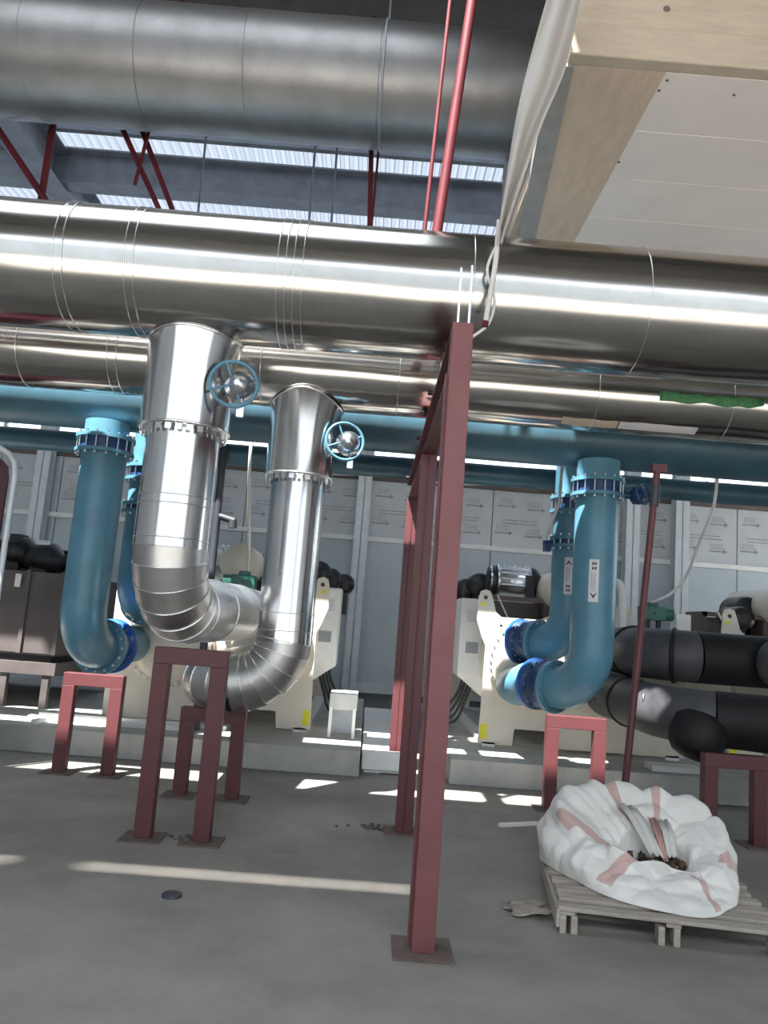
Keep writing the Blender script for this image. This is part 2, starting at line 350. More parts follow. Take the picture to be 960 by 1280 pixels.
# ------------------------------------------------------------------ headers
def cladded(name, label, cat, y, z, r, seams, x0, x1, m, group=None, sheetname='cladding_sheet'):
    t = thing(name, label, cat, (0, y, z), group)
    xs = [x0]+seams+[x1]
    for k in range(len(xs)-1):
        a, b = xs[k], xs[k+1]; rr = r+(0.0025 if k % 2 else 0.0)
        rg = []; n = max(2, int((b-a)/0.12))
        for j in range(n+1):
            xx = a+(b-a)*j/n; ring = []
            for q in range(72):
                an = 2*math.pi*q/72
                w = mnoise.noise(Vector((xx*1.4, math.cos(an)*1.3, math.sin(an)*1.3+z)))*0.004
                ring.append((xx, y+(rr+w)*math.cos(an), z+(rr+w)*math.sin(an)))
            rg.append(ring)
        M().rings(rg).build(sheetname, m, t)
    for s in seams: M().torus((s, y, z), (1, 0, 0), r+0.003, 0.0045, 72, 6).build('seam_band', 'seam' if m == 'silver' else m, t)
    return t
h1 = cladded('pipe_header', 'nearest and highest silver clad header pipe, carried across the whole rack', 'pipe', 5.35, 3.975, 0.455,
             [-4.6, -3.5, -2.31, -2.25, -1.83, -1.77, -0.80, -0.745, -0.69, -0.63, 0.53, 1.74, 2.95, 4.1, 5.3], -6.5, 7.0, 'silver')
h2 = cladded('pipe_header', 'second silver clad header pipe, lower and behind the biggest one, green tape on it', 'pipe', 6.70, 3.775, 0.335,
             [-4.4, -3.2, -2.42, -2.34, -1.1, 0.1, 1.83, 3.0, 4.2, 5.4], -6.5, 7.0, 'silver')
def patch(t, y, z, r, xa, xb, a0, a1, m, name, ragged=0.0):
    b = M(); n = 10; k = 14; vs = []
    for i_ in range(k+1):
        xx = xa+(xb-xa)*i_/k
        o0 = a0+ragged*mnoise.noise(Vector((xx*6, 0, 1))); o1 = a1+ragged*mnoise.noise(Vector((xx*6, 4, 1)))
        for j in range(n+1):
            an = o0+(o1-o0)*j/n; vs.append((xx, y+r*math.cos(an), z+r*math.sin(an)))
    b.add(vs, [(i_*(n+1)+j, i_*(n+1)+j+1, (i_+1)*(n+1)+j+1, (i_+1)*(n+1)+j) for i_ in range(k) for j in range(n)], True)
    o = b.build(name, m, t); s_ = o.modifiers.new('thick', 'SOLIDIFY'); s_.thickness = 0.002; return o
patch(h2, 6.70, 3.775, 0.3425, 2.35, 3.25, math.pi+0.10, math.pi+0.34, 'greentape', 'green_tape', 0.12)
patch(h2, 6.70, 3.775, 0.3415, 1.55, 2.05, math.pi+1.0, math.pi+1.3, 'cream', 'reflection_patch', 0.05)  # brown and white patches paint a reflection on the header underside
patch(h2, 6.70, 3.775, 0.3415, 2.06, 2.75, math.pi+1.0, math.pi+1.3, 'paper', 'reflection_patch', 0.03)
h3 = cladded('pipe_header', 'nearer bare blue header pipe feeding the two front blue drops', 'pipe', 7.75, 3.63, 0.30, [-4.5, -0.9, 3.1, 5.5], -6.5, 7.0, 'blue_shaded', sheetname='pipe_length')
h4 = cladded('pipe_header', 'farther bare blue header pipe behind the other blue one, nearest the rear wall', 'pipe', 8.6, 3.78, 0.22, [-3.9, 0.1, 4.1], -6.5, 7.0, 'blue_shaded', sheetname='pipe_length')
sp = cladded('service_pipe', 'slim blue pipe running along under the farther blue header', 'pipe', 9.0, 3.425, 0.125, [-3.0, 0.9, 3.9], -6.5, 7.0, 'blue_shaded', sheetname='pipe_length')
dct = cladded('air_duct', 'big dull round duct high above all the pipes, under the roof', 'duct', 7.85, 7.50, 0.643, [-4.1, -2.9, -1.76, -0.34, 1.2], -6.5, 2.4, 'duct', sheetname='duct_length')
for xx in (-5.0, -0.3):
    M().torus((xx, 7.85, 7.50), (1, 0, 0), 0.652, 0.012, 48, 6).cyl((xx, 7.85, 8.15), (xx, 7.85, 9.02), 0.012, n=8).build('hanger_strap', 'steel', dct)

# ------------------------------------------------------------------ silver drop pipes
def wheel(parent, c, ax, R, m='blue', name='handwheel'):
    c = Vector(c); ax = Vector(ax).normalized(); x, y = frame(ax)
    b = M().torus(c, ax, R, 0.014, 32, 8)
    for k in range(4):
        a = k*math.pi/2+0.4; b.cyl(c, c+(x*math.cos(a)+y*math.sin(a))*R, 0.009, n=8)
    b.cyl(c-ax*0.03, c+ax*0.03, 0.03, n=12)
    return b.build(name, m, parent)
def saddle_sleeve(t, cx, cy, zb, r, hy, hz, hr, squash=0.0):
    n = 64; rg = [[], [], [], []]; bead = []; skirt = []
    for j in range(n):
        a = 2*math.pi*j/n; x = cx+r*math.cos(a); y = cy+r*math.sin(a)
        d = max(0.0, hr*hr-(y-hy)**2); zt = hz-math.sqrt(d)
        fl = 1.0+0.10*max(0, math.cos(a))
        for i_, (fz, fr) in enumerate(((0, 1), (0.35, 1.0), (0.7, 1.0), (1, 1.03*fl))):
            z = zb+(zt-zb)*fz
            k = 1-squash*math.exp(-((fz-0.45)/0.2)**2)*max(0, math.sin(3*a+1.2))
            rg[i_].append((cx+r*fr*k*math.cos(a), cy+r*fr*k*math.sin(a), z))
        bead.append((cx+r*1.035*fl*math.cos(a), cy+r*1.035*math.sin(a)*fl, zt))
    M().rings(rg).build('sleeve', 'silver2', t)
    M().tube(bead, 0.009, 6, closed=True).build('saddle_flashing', 'seam', t)
    M().torus((cx, cy, zb), (0, 0, 1), r+0.004, 0.010, 64, 8).build('collar', 'seam', t)
    for j in range(26):
        a = 2*math.pi*j/26; c = Vector((cx+(r-0.012)*math.cos(a), cy+(r-0.012)*math.sin(a), zb-0.028))
        tx = Vector((-math.sin(a), math.cos(a), 0)); p = M().bar(c-tx*0.022, c+tx*0.022, 0.006, 0.05)
        p.build('collar_tab', 'seam', t)
def run_cladding(t, pts, r, name, m, bead=True):
    rg = tube_rings(pts, r, 48)
    for i_ in range(len(rg)-1):
        a = Vector(sum((Vector(p) for p in rg[i_]), Vector())/48)
        r2 = [a+(Vector(p)-a)*1.014 for p in rg[i_]]
        M().rings([r2, rg[i_+1]], (False, False)).build(name, m, t)
        if bead: M().tube(r2, 0.0045, 6, closed=True).build('seam_band', 'seam', t)
def gearbox(t, c, m1='chrome'):
    c = Vector(c)
    M().lathe(c+Vector((0, 0.12, 0)), (0, -1, 0), [(0, 0.10), (0.06, 0.115), (0.12, 0.10), (0.17, 0.06), (0.19, 0.02)], 20).build('gearbox', m1, t)
    M().cyl(c+Vector((-0.30, 0.12, 0)), c+Vector((0.06, 0.12, 0)), 0.045, n=14).build('valve_stem', 'blue', t)
    wheel(t, c+Vector((-0.03, -0.02, 0)), (0.25, -1, 0.05), 0.165)
    b = M().cyl(c+Vector((0.03, 0.0, -0.10)), c+Vector((0.03, 0.0, -0.16)), 0.008, n=6).box(c.x+0.005, c.x+0.055, c.y-0.01, c.y+0.015, c.z-0.23, c.z-0.16)
    b.build('indicator_tag', 'chrome', t)
d1 = thing('drop_pipe', 'nearest silver clad drop pipe with a wide sleeve, elbowing back over the front stand', 'pipe', (-1.45, 5.5, 1.3))
saddle_sleeve(d1, -1.45, 5.5, 2.86, 0.318, 5.35, 3.975, 0.455)
M().cyl((-1.45, 5.5, 2.35), (-1.45, 5.5, 2.9), 0.262, n=64).build('cladding_sheet', 'silver2', d1)
M().cyl((-1.45, 5.5, 2.00), (-1.45, 5.5, 2.36), 0.265, n=64).build('cladding_sheet', 'silver2', d1)
for zz in (2.36, 2.30, 2.06): M().torus((-1.45, 5.5, zz), (0, 0, 1), 0.2655, 0.0035, 64, 6).build('seam_band', 'gore', d1)
run_cladding(d1, arc((-1.45, 5.5, 2.03), (0, 0, -1), (0.12, 1, 0), 0.45, 6), 0.258, 'elbow_gore', 'gore')
e1 = arc((-1.45, 5.5, 2.03), (0, 0, -1), (0.12, 1, 0), 0.45, 6)[-1]
run_cladding(d1, [e1, e1+Vector((0.06, 0.55, 0)), e1+Vector((0.15, 1.3, 0)), Vector((-1.30, 9.02, 1.58))], 0.255, 'cladding_sheet', 'gore')
gearbox(d1, (-1.045, 5.26, 3.17))
d2 = thing('drop_pipe', 'second silver clad drop pipe with a dented sleeve, elbowing sideways onto the rear stand', 'pipe', (-0.717, 6.75, 0.74))
saddle_sleeve(d2, -0.717, 6.72, 2.80, 0.300, 6.70, 3.815, 0.39, 0.12)
M().cyl((-0.717, 6.75, 1.6), (-0.717, 6.75, 2.84), 0.240, n=64).build('cladding_sheet', 'silver2', d2)
M().cyl((-0.717, 6.75, 1.36), (-0.717, 6.75, 1.61), 0.243, n=64).build('cladding_sheet', 'silver2', d2)
for zz in (1.61, 1.46): M().torus((-0.717, 6.75, zz), (0, 0, 1), 0.2435, 0.0035, 64, 6).build('seam_band', 'gore', d2)
a2 = arc((-0.717, 6.75, 1.38), (0, 0, -1), (-1, 0.05, 0), 0.40, 6)
run_cladding(d2, a2, 0.238, 'elbow_gore', 'gore')
b2 = arc(a2[-1]+Vector((-0.01, 0, 0)), (-1, 0.05, 0), (0, 1, 0), 0.25, 4)
run_cladding(d2, b2, 0.236, 'elbow_gore', 'gore')
run_cladding(d2, [b2[-1], b2[-1]+Vector((0, 0.6, 0)), Vector((b2[-1].x, 9.02, b2[-1].z))], 0.234, 'cladding_sheet', 'gore')
gearbox(d2, (-0.30, 6.55, 3.12))

# ------------------------------------------------------------------ blue drop pipes
def valve_z(t, c, zb, zt, r, fr, n=16):
    cx, cy = c
    for za, zc in ((zt-0.035, zt), (zb, zb+0.035)):
        f = M().cyl((cx, cy, za), (cx, cy, zc), fr, n=40).build('flange', 'blue', t)
    M().cyl((cx, cy, zb+0.03), (cx, cy, zt-0.03), fr*0.86, n=40).build('valve_body', 'blue_dark', t)
    bolts(f, (cx, cy, (zb+zt)/2), (0, 0, 1), fr*0.93, n, zt-zb+0.05, 0.014)
def blue_drop(label, x, y, hz, hr, r, zcen, Rb, dirn, end, fl, fr, wheelpos=None, boots=True):
    t = thing('drop_pipe', label, 'pipe', (x, y, 0.8))
    ztop = hz-hr+0.03
    M().cyl((x, y, fl[0][1]), (x, y, ztop), r, n=40).build('branch_stub', 'blue', t)
    for zb, zt in fl: valve_z(t, (x, y), zb, zt, r, fr)
    if len(fl) > 1: M().cyl((x, y, fl[1][1]), (x, y, fl[0][0]), r, n=40).build('spool', 'blue', t)
    d = Vector((dirn[0], dirn[1], 0)).normalized()
    pts = [Vector((x, y, fl[-1][0])), Vector((x, y, (fl[-1][0]+zcen+Rb)/2))]+arc((x, y, zcen+Rb), (0, 0, -1), d, Rb, 12)
    e = pts[-1]; pts.append(e+d*0.02)
    M().tube(pts, r, 40).build('elbow_pipe', 'blue', t)
    # flanged rubber joint between the elbow and the chiller
    e = e+d*0.02
    f1 = M().cyl(e, e+d*0.04, fr, n=40).build('flange', 'blue', t)
    bolts(f1, e+d*0.045, d, fr*0.88, 16, 0.11, 0.014)
    M().lathe(e+d*0.04, d, [(0, fr*0.98), (0.04, fr*0.98), (0.05, r*1.0), (0.12, r*1.18), (0.19, r*1.0), (0.20, fr*0.98), (0.24, fr*0.98)], 40).build('expansion_joint', 'blue_dark' if boots else 'blue_bright', t)
    f2 = M().cyl(e+d*0.28, e+d*0.32, fr, n=40).build('flange', 'blue_bright', t)
    bolts(f2, e+d*0.27, d, fr*0.88, 16, 0.11, 0.014)
    q = Vector(end); M().tube([e+d*0.32, e+d*0.42, Vector((q.x, q.y-0.25, q.z)), q], r*0.98, 32).build('nozzle', 'blue', t)
    if wheelpos:
        w = Vector(wheelpos)
        M().cyl((x, y, w.z), (w.x, y, w.z), 0.035, n=12).build('valve_stem', 'blue_dark', t)
        M().lathe((w.x-0.06, y-0.02, w.z), (1, 0, 0), [(0, 0.05), (0.03, 0.09), (0.1, 0.09), (0.13, 0.05)], 16).build('gearbox', 'blue_dark', t)
        wheel(t, (w.x+0.02, y-0.16, w.z), (0.5, -0.85, 0.1), 0.10, 'blue_dark')
        M().cyl((w.x+0.02, y-0.16, w.z), (w.x, y, w.z), 0.012, n=8).build('wheel_shaft', 'bolt', t)
    return t
bl1 = blue_drop('bright blue drop pipe on the small stand beside the nearest silver drop', -2.765, 7.58, 3.62, 0.29, 0.215, 1.13, 0.40, (0.10, 1), (-2.70, 9.02, 1.13), [(3.03, 3.21)], 0.285, boots=False)
bl2 = blue_drop('blue drop pipe half hidden between the silver drop and the front blue drop', -2.60, 8.6, 3.78, 0.22, 0.205, 1.62, 0.24, (0.05, 1), (-2.60, 9.15, 1.62), [(2.95, 3.13), (2.58, 2.70)], 0.26)
br1 = blue_drop('blue drop pipe on a small stand with a down arrow sticker', 2.19, 7.58, 3.62, 0.29, 0.213, 1.08, 0.42, (-0.62, 1), (1.72, 9.02, 1.0), [(2.99, 3.17)], 0.265, (2.58, 0, 3.04))
br2 = blue_drop('blue drop pipe with an up arrow sticker behind the front blue drop', 2.19, 8.5, 3.78, 0.22, 0.208, 1.50, 0.36, (-0.75, 1), (1.78, 9.15, 1.50), [(2.95, 3.14), (2.56, 2.68)], 0.258)
M().box(1.86, 1.93, 8.36, 8.46, 2.50, 2.58).cyl((1.99, 8.45, 2.60), (1.86, 8.42, 2.60), 0.03, n=10).build('valve_lever', 'blue_dark', br2)
def flow_label(t, cx, cy, r, ang, z0, z1, w, down):
    o = patch(t, cy, 0, 1, 0, 1, 0, 1, 'paper', 'flow_label')
    bpy.data.objects.remove(o)
    def surf(du, z, rr): a = ang+du/r; return (cx+rr*math.cos(a), cy+rr*math.sin(a), z)
    b = M(); n = 6; vs = []
    for z in (z0, z1):
        for rr in (r+0.001, r+0.004):
            for j in range(n+1): vs.append(surf(-w/2+w*j/n, z, rr))
    k = n+1; fs = []
    for j in range(n): fs += [(k+j, k+j+1, 3*k+j+1, 3*k+j), (j, j+1, k+j+1, k+j), (2*k+j, 2*k+j+1, 3*k+j+1, 3*k+j)]
    fs += [(0, k, 3*k, 2*k), (n, k+n, 3*k+n, 2*k+n)]
    s_ = b.add(vs, fs).build('flow_label', 'paper', t, label='white sticker with a flow arrow')
    R2 = r+0.0055
    zt, zn = (z0+0.03, z0+0.085) if down else (z1-0.03, z1-0.085)
    M().add([surf(0, zt, R2), surf(-0.032, zn, R2), surf(0.032, zn, R2)], [(0, 1, 2)]).build('arrow_mark', 'ink', s_)
    L = M(); za, zb2 = (z0+0.10, z1-0.13) if down else (z0+0.13, z1-0.10)
    for du in (-0.022, -0.006, 0.012): L.add([surf(du-0.003, za, R2), surf(du+0.003, za, R2), surf(du+0.003, zb2, R2), surf(du-0.003, zb2, R2)], [(0, 1, 2, 3)])
    L.build('printed_lines', 'inkgrey', s_, kind='stuff')
    L = M(); base = z1-0.10 if down else z0+0.03
    for k2 in range(2):
        zz = base+k2*0.045
        for du in (-0.02, 0.004): L.add([surf(du, zz, R2), surf(du+0.018, zz, R2), surf(du+0.018, zz+0.026, R2), surf(du, zz+0.026, R2)], [(0, 1, 2, 3)])
    L.build('printed_characters', 'ink', s_, kind='stuff')
flow_label(br1, 2.19, 7.58, 0.213, -math.pi/2-0.30, 1.94, 2.35, 0.092, True)
flow_label(br2, 2.19, 8.45, 0.208, -math.pi/2-0.42, 2.04, 2.44, 0.088, False)

# ------------------------------------------------------------------ red stands
def stand(label, xc, y, top, w=0.50, leg=0.115, d=0.10):
    t = thing('pipe_stand', label, 'stand', (xc, y, 0), 'red pipe stands')
    for s in (-1, 1):
        cx = xc+s*(w/2-leg/2)
        M().box(cx-leg/2, cx+leg/2, y-d/2, y+d/2, 0.012, top-leg).build('leg', 'red', t, bevel=0.004)
        M().box(cx-0.14, cx+0.14, y-0.13, y+0.13, 0, 0.012).build('base_plate', 'rust', t)
    M().box(xc-w/2, xc+w/2, y-d/2, y+d/2, top-leg, top).build('crossbar', 'red', t, bevel=0.004)
stand('dark red pipe stand, tallest of the short ones, under the nearest silver elbow', -1.235, 5.60, 1.305, 0.52)
stand('dark red pipe stand behind the tallest short one, under the second silver pipe', -1.275, 6.88, 0.745, 0.56)
stand('dark red pipe stand under the blue elbow beside the silver pipes', -2.52, 7.42, 0.91, 0.56)
stand('dark red pipe stand under the blue elbow behind the white sack', 2.02, 7.42, 0.855, 0.56)
stand('dark red pipe stand under the lower black insulated pipe', 3.145, 6.62, 0.725, 0.53)
# leaning red tube
t = thing('leaning_tube', 'thin red steel tube leaning in front of the black pipes, foot behind the sack', 'tube', (2.12, 6.38, 0))
M().tube([(2.12, 6.38, 0), (2.345, 6.38, 3.05)], 0.030, 14).build('tube', 'red', t)
M().cyl((2.325, 6.38, 2.74), (2.338, 6.38, 2.92), 0.040, n=14).build('coupling', 'conduit', t)
M().box(2.30, 2.42, 6.35, 6.41, 3.03, 3.10).build('top_clip', 'red', t)

# ------------------------------------------------------------------ black insulated pipes
t = thing('insulated_pipe', 'upper thick black insulated pipe with a taped joint ring', 'pipe', (3.0, 7.85, 1.2))
a = arc((2.93, 8.35, 1.485), (0, -1, 0), (1, 0, 0), 0.42, 10)
M().tube([Vector((2.93, 9.02, 1.485))]+a, 0.262, 40).build('elbow', 'foam2', t, label='dark grey insulated elbow')
M().tube([a[-1], a[-1]+Vector((4, 0, 0))], 0.262, 40).build('straight_run', 'foam', t)
ax_ = Vector((3.22, 8.03, 1.485))
M().torus(a[-4], (a[-3]-a[-5]), 0.262, 0.024, 40, 8).build('joint_ring', 'foam', t)
M().torus((2.93, 8.5, 1.485), (0, 1, 0), 0.265, 0.02, 40, 8).build('joint_ring', 'foam', t)
M().tube(arc((4.05, 7.62, 1.485), (0, -1, 0), (1, 0, 0), 0.2, 6), 0.24, 32).build('branch_elbow', 'foam2', t)
t = thing('insulated_pipe', 'lower thick black insulated pipe resting on a red stand beside the sack', 'pipe', (3.0, 6.75, 0.72))
a = arc((2.80, 7.55, 0.965), (0, -1, 0), (1, -0.35, 0), 0.55, 10)
p2_ = a[-1]+Vector((1, -0.35, 0)).normalized()*0.25
M().tube([Vector((2.80, 9.02, 0.965))]+a, 0.242, 40).build('elbow', 'foam2', t)
M().tube([a[-1]]+[p2_]+[Vector((3.75, 6.66, 0.972)), Vector((7, 6.66, 0.972))], 0.246, 40).build('straight_run', 'foam', t)
M().torus((2.80, 8.2, 0.965), (0, 1, 0), 0.24, 0.022, 40, 8).build('joint_ring', 'foam', t)
M().lathe((3.02, 6.98, 0.93), (-0.35, -0.12, -1), [(-0.1, 0.0), (-0.06, 0.18), (0, 0.235), (0.16, 0.24), (0.24, 0.22), (0.30, 0.17), (0.33, 0.09), (0.335, 0.0)], 32).build('drain_stub', 'foam', t)
c_ = Vector((2.63, 7.33, 1.02))
for dz in (0.06, -0.06): M().torus(c_+Vector((0, 0, dz)), (0.8, -0.6, 0), 0.035, 0.010, 16, 6).build('test_plug', 'bolt', t)

# ------------------------------------------------------------------ chillers
def chiller(label, x0, s, au, det=True):
    Y = 9.2; Z = 0.26
    t = thing('chiller', label, 'chiller', (x0, Y, Z))
    P = lambda u, y, z: Vector((x0+s*u, Y+y, Z+z))
    def bx(b, ua, ub, ya, yb, za, zb): return b.box(min(x0+s*ua, x0+s*ub), max(x0+s*ua, x0+s*ub), Y+ya, Y+yb, Z+za, Z+zb)
    outline = [(0.0, 0.03), (0.40, 0.03), (0.42, 0.22), (0.92, 0.22), (0.94, 0.03), (2.42, 0.03), (2.42, 1.50), (0.20, 1.50), (0.13, 1.56), (0.09, 1.70),
               (0.06, 1.79), (0.0, 1.815), (-0.06, 1.79), (-0.08, 1.72), (-0.09, 1.45), (-0.02, 1.25), (0.03, 1.15), (0.02, 0.6)]
    pl = M().prism(outline, lambda u, v, d: P(u, d, v), 0, 0.035).build('end_plate', 'beige', t)
    M().cyl(P(0.0, -0.004, 1.72), P(0.0, 0.002, 1.72), 0.025, n=14).build('lifting_hole', 'black', pl)
    M().cyl(P(0.20, -0.004, 1.40), P(0.20, 0.002, 1.40), 0.018, n=14).build('lifting_hole', 'black', pl)
    M().prism(outline, lambda u, v, d: P(u, d, v), 3.9, 3.94).build('end_plate', 'beige', t)
    bx(M(), 0.02, 0.10, -0.006, 0.0, 0.08, 0.25).build('warning_sticker', 'yellow', pl, label='yellow sticker')
    bx(M(), -0.05, 0.0, -0.006, 0.0, 1.62, 1.66).build('warning_sticker', 'yellow', pl)
    for k, (u, z) in enumerate(((0.58, 0.98), (1.72, 0.92))):
        M().cyl(P(u, 0.03, z), P(u, 3.9, z), 0.52, n=48).build('shell', 'beige', t)
        w = M().lathe(P(u, 0, z), (0, -1, 0), [(0, 0.52), (0.05, 0.52), (0.052, 0.46), (0.10, 0.44), (0.15, 0.36), (0.165, 0.2), (0.17, 0.0)], 48).build('water_box', 'beige', t)
        if det: bolts(w, P(u, -0.055, z), (0, 1, 0), 0.49, 34, 0.03, 0.013)
    bx(M(), 0.05, 0.20, 0.0, 3.9, 0.0, 0.05).build('skid_rail', 'white', t); bx(M(), 2.2, 2.36, 0.0, 3.9, 0.0, 0.05).build('skid_rail', 'white', t)
    if det: cab = bx(M(), -0.20, 0.10, 0.7, 1.35, 0.74, 1.72).build('control_cabinet', 'white', t, bevel=0.008)
    if det:
        bx(M(), -0.19, 0.09, 0.685, 0.70, 0.78, 1.70).build('cabinet_door', 'white', cab, bevel=0.003)
        bx(M(), -0.13, 0.06, 0.676, 0.685, 1.42, 1.58).build('display_panel', 'paper', cab)
        bx(M(), -0.12, 0.04, 0.676, 0.685, 1.03, 1.17).build('vent_grille', 'inkgrey', cab)
        M().prism([(-0.2, 0.74), (0.12, 0.74), (0.12, 0.50)], lambda u, v, d: P(u, d, v), 0.72, 1.3).build('cabinet_bracket', 'white', cab)
        for k in range(4):
            M().tube(curve_pts([P(-0.10+0.05*k, 0.85, 0.76), P(-0.16+0.03*k, 0.80, 0.55-0.04*k), P(-0.30+0.04*k, 0.82, 0.32-0.05*k), P(-0.45, 0.95, 0.22-0.05*k), P(-0.42, 1.3, 0.02)], 6), 0.018, 8).build('cable', 'black', t)
    def comp(u, y, z, L, r, nm):
        bd = M().lathe(P(u, y, z), (s, 0, 0), [(0, r*0.80), (0.02, r*0.92), (0.10, r*0.92), (0.11, r), (0.15, r), (0.16, r*0.9), (L-0.16, r*0.9), (L-0.15, r), (L-0.10, r), (L-0.09, r*0.85), (L, r*0.7)], 28).build(nm, 'chrome', t)
        for k in range(7):
            a = k*0.42-0.3
            M().bar(P(u+0.15, y-r*0.93*math.cos(a), z+r*0.93*math.sin(a)), P(u+L-0.15, y-r*0.93*math.cos(a), z+r*0.93*math.sin(a)), 0.018, 0.018).build('cooling_fin', 'chrome', bd)
        for k in range(6): M().lathe(P(u+0.14+(L-0.28)*k/5, y-0.03, z+r*0.93), (0, 0, 1), [(0, 0.03), (0.02, 0.03), (0.035, 0.015)], 10).build('cylinder_cap', 'bolt', bd)
        M().lathe(P(u-0.02, y, z), (s, 0, 0), [(0, r*0.5), (0.01, r*0.85), (0.12, r*1.03), (0.14, r*0.9)], 28).build('end_bell', 'black', bd)
        M().lathe(P(u+L-0.10, y, z), (s, 0, 0), [(0, r*1.0), (0.05, r*1.05), (0.11, r*0.85), (0.18, r*0.3)], 28).build('end_bell', 'black', bd)
        bx(M(), u+L*0.72, u+L*0.9, y-r*1.2, y-r*0.8, z-r*1.3, z+r*0.4).build('terminal_box', 'black', bd, bevel=0.01)
    if det: comp(0.22, 1.35, 2.02, 0.66, 0.205, 'compressor')
    comp(1.35, 1.75, 2.02, 0.66, 0.205, 'compressor')
    bx(bx(bx(M(), 0.12, 1.02, 1.0, 1.04, 1.74, 1.80), 0.12, 0.17, 1.0, 1.6, 1.42, 1.80), 0.92, 1.0, 1.0, 1.6, 1.42, 1.80).build('mounting_frame', 'girt', t)
    bx(M(), 0.17, 0.92, 1.3, 1.34, 1.44, 1.74).build('base_panel', 'girt', t)
    M().bar(P(0.30, 0.98, 1.80), P(0.48, 0.98, 1.46), 0.02, 0.02).build('brace', 'white', t)
    bx(M(), 1.2, 2.2, 1.35, 1.6, 1.44, 1.78).build('mounting_frame', 'beige', t)
    for k, (u, y, z, r) in enumerate(((-0.17, 2.3, 1.86, 0.15), (0.02, 2.0, 1.90, 0.16), (0.18, 1.75, 1.97, 0.17)) if det else ((0.62, 0.9, 1.74, 0.16), (0.84, 1.2, 1.86, 0.20), (1.06, 1.3, 1.95, 0.16))):
        M().lathe(P(u, y, z), (0, 1, 0), [(0, r*0.4), (0.02, r*0.9), (0.1, r), (0.5, r), (0.55, r*0.8)], 22).build('motor', 'black', t)
        M().bar(P(u+r, y-0.01, z+r*0.7), P(u+r, y-0.01, z-0.32), 0.02, 0.02).build('cable_conduit', 'white', t)
        M().bar(P(u, y+0.2, z-r*0.9), P(u, y+0.2, 1.40), 0.12, 0.2, (0, 1, 0)).build('motor_foot', 'black', t)
    # oil separator with its saddle
    M().lathe(P(1.10, 0.45, 1.93), (0, 1, 0), [(0, 0.0), (0.001, 0.235), (0.012, 0.247), (1.6, 0.247), (1.65, 0.1)], 40).build('oil_separator', 'beige', t)
    bx(M(), 0.98, 1.22, 0.6, 0.7, 1.42, 1.72).build('separator_saddle', 'beige', t); bx(M(), 0.98, 1.22, 1.7, 1.8, 1.42, 1.72).build('separator_saddle', 'beige', t)
    M().tube(curve_pts([P(1.45, 0.9, 2.05), P(1.45, 0.7, 2.06), P(1.66, 0.35, 2.05), P(1.70, 0.25, 1.95), P(1.71, 0.22, 1.75), P(1.72, 0.22, 1.42)], 8), 0.045, 16).build('suction_pipe', 'white', t)
    M().tube(curve_pts([P(0.75, 0.5, 1.44), P(0.95, 0.3, 1.55), P(1.15, 0.2, 1.66), P(1.28, 0.25, 1.70)], 8), 0.06, 14).build('oil_line', 'beige', t)
    bd = bx(M(), au-0.12, au+0.16, -0.08, 0.12, 1.60, 1.76); bd.cyl(P(au+0.0, 0.0, 1.68), P(au+0.26, 0.0, 1.68), 0.075, n=18).box(min(P(au-0.04, 0, 0).x, P(au+0.08, 0, 0).x), max(P(au-0.04, 0, 0).x, P(au+0.08, 0, 0).x), Y-0.04, Y+0.08, Z+1.76, Z+1.81)
    ac = bd.build('valve_actuator', 'green', t, bevel=0.008)
    M().cyl(P(au+0.02, -0.083, 1.68), P(au+0.02, -0.075, 1.68), 0.022, n=12).build('manual_port', 'black', ac)
    M().cyl(P(au-0.03, 0.02, 1.46), P(au-0.03, 0.02, 1.62), 0.03, n=12).cyl(P(au+0.10, 0.02, 1.46), P(au+0.10, 0.02, 1.62), 0.03, n=12).build('actuator_yoke', 'conduit', ac)
    bx(M(), au+0.32, au+0.50, 0.03, 0.22, 1.44, 1.70).build('junction_box', 'white', t, bevel=0.006)
    return t
ch1 = chiller('beige chiller behind the blue drops with down and up arrow stickers', 1.37, 1, 1.98)
ch2 = chiller('beige chiller half hidden behind the two silver drop pipes', -0.58, -1, 0.92)
ch3 = chiller('beige chiller mostly hidden behind the upper black insulated pipe', 4.30, 1, 2.2, det=False)
# dark sheeted machine at the far side
t = thing('sheeted_machine', 'dark grey sheet clad machine on a frame by the front blue drop', 'machine', (-5.0, 9.5, 0.26))
for k in range(5):
    xa = -5.85+k*0.42
    M().box(xa+0.01, xa+0.41, 9.5, 9.53, 0.90, 1.88).build('side_panel', 'greybox', t, bevel=0.006)
    M().box(xa+0.385, xa+0.435, 9.47, 9.50, 0.90, 1.90).build('panel_rib', 'greybox', t)
M().box(-5.85, -3.76, 9.53, 12, 0.88, 1.87).build('body', 'greybox', t)
M().box(-5.85, -3.70, 9.45, 12, 0.66, 0.80).build('base_frame', 'greybox', t); M().box(-5.8, -3.8, 9.55, 12, 0.80, 0.88).build('rubber_pad', 'black', t)
for xa in (-5.6, -4.85, -4.35, -3.85):
    M().box(xa, xa+0.08, 9.47, 9.55, 0.26, 0.66).build('leg', 'greybox', t)
M().box(-4.33, -4.26, 9.46, 9.47, 1.68, 1.84).build('data_plate', 'paper', t)
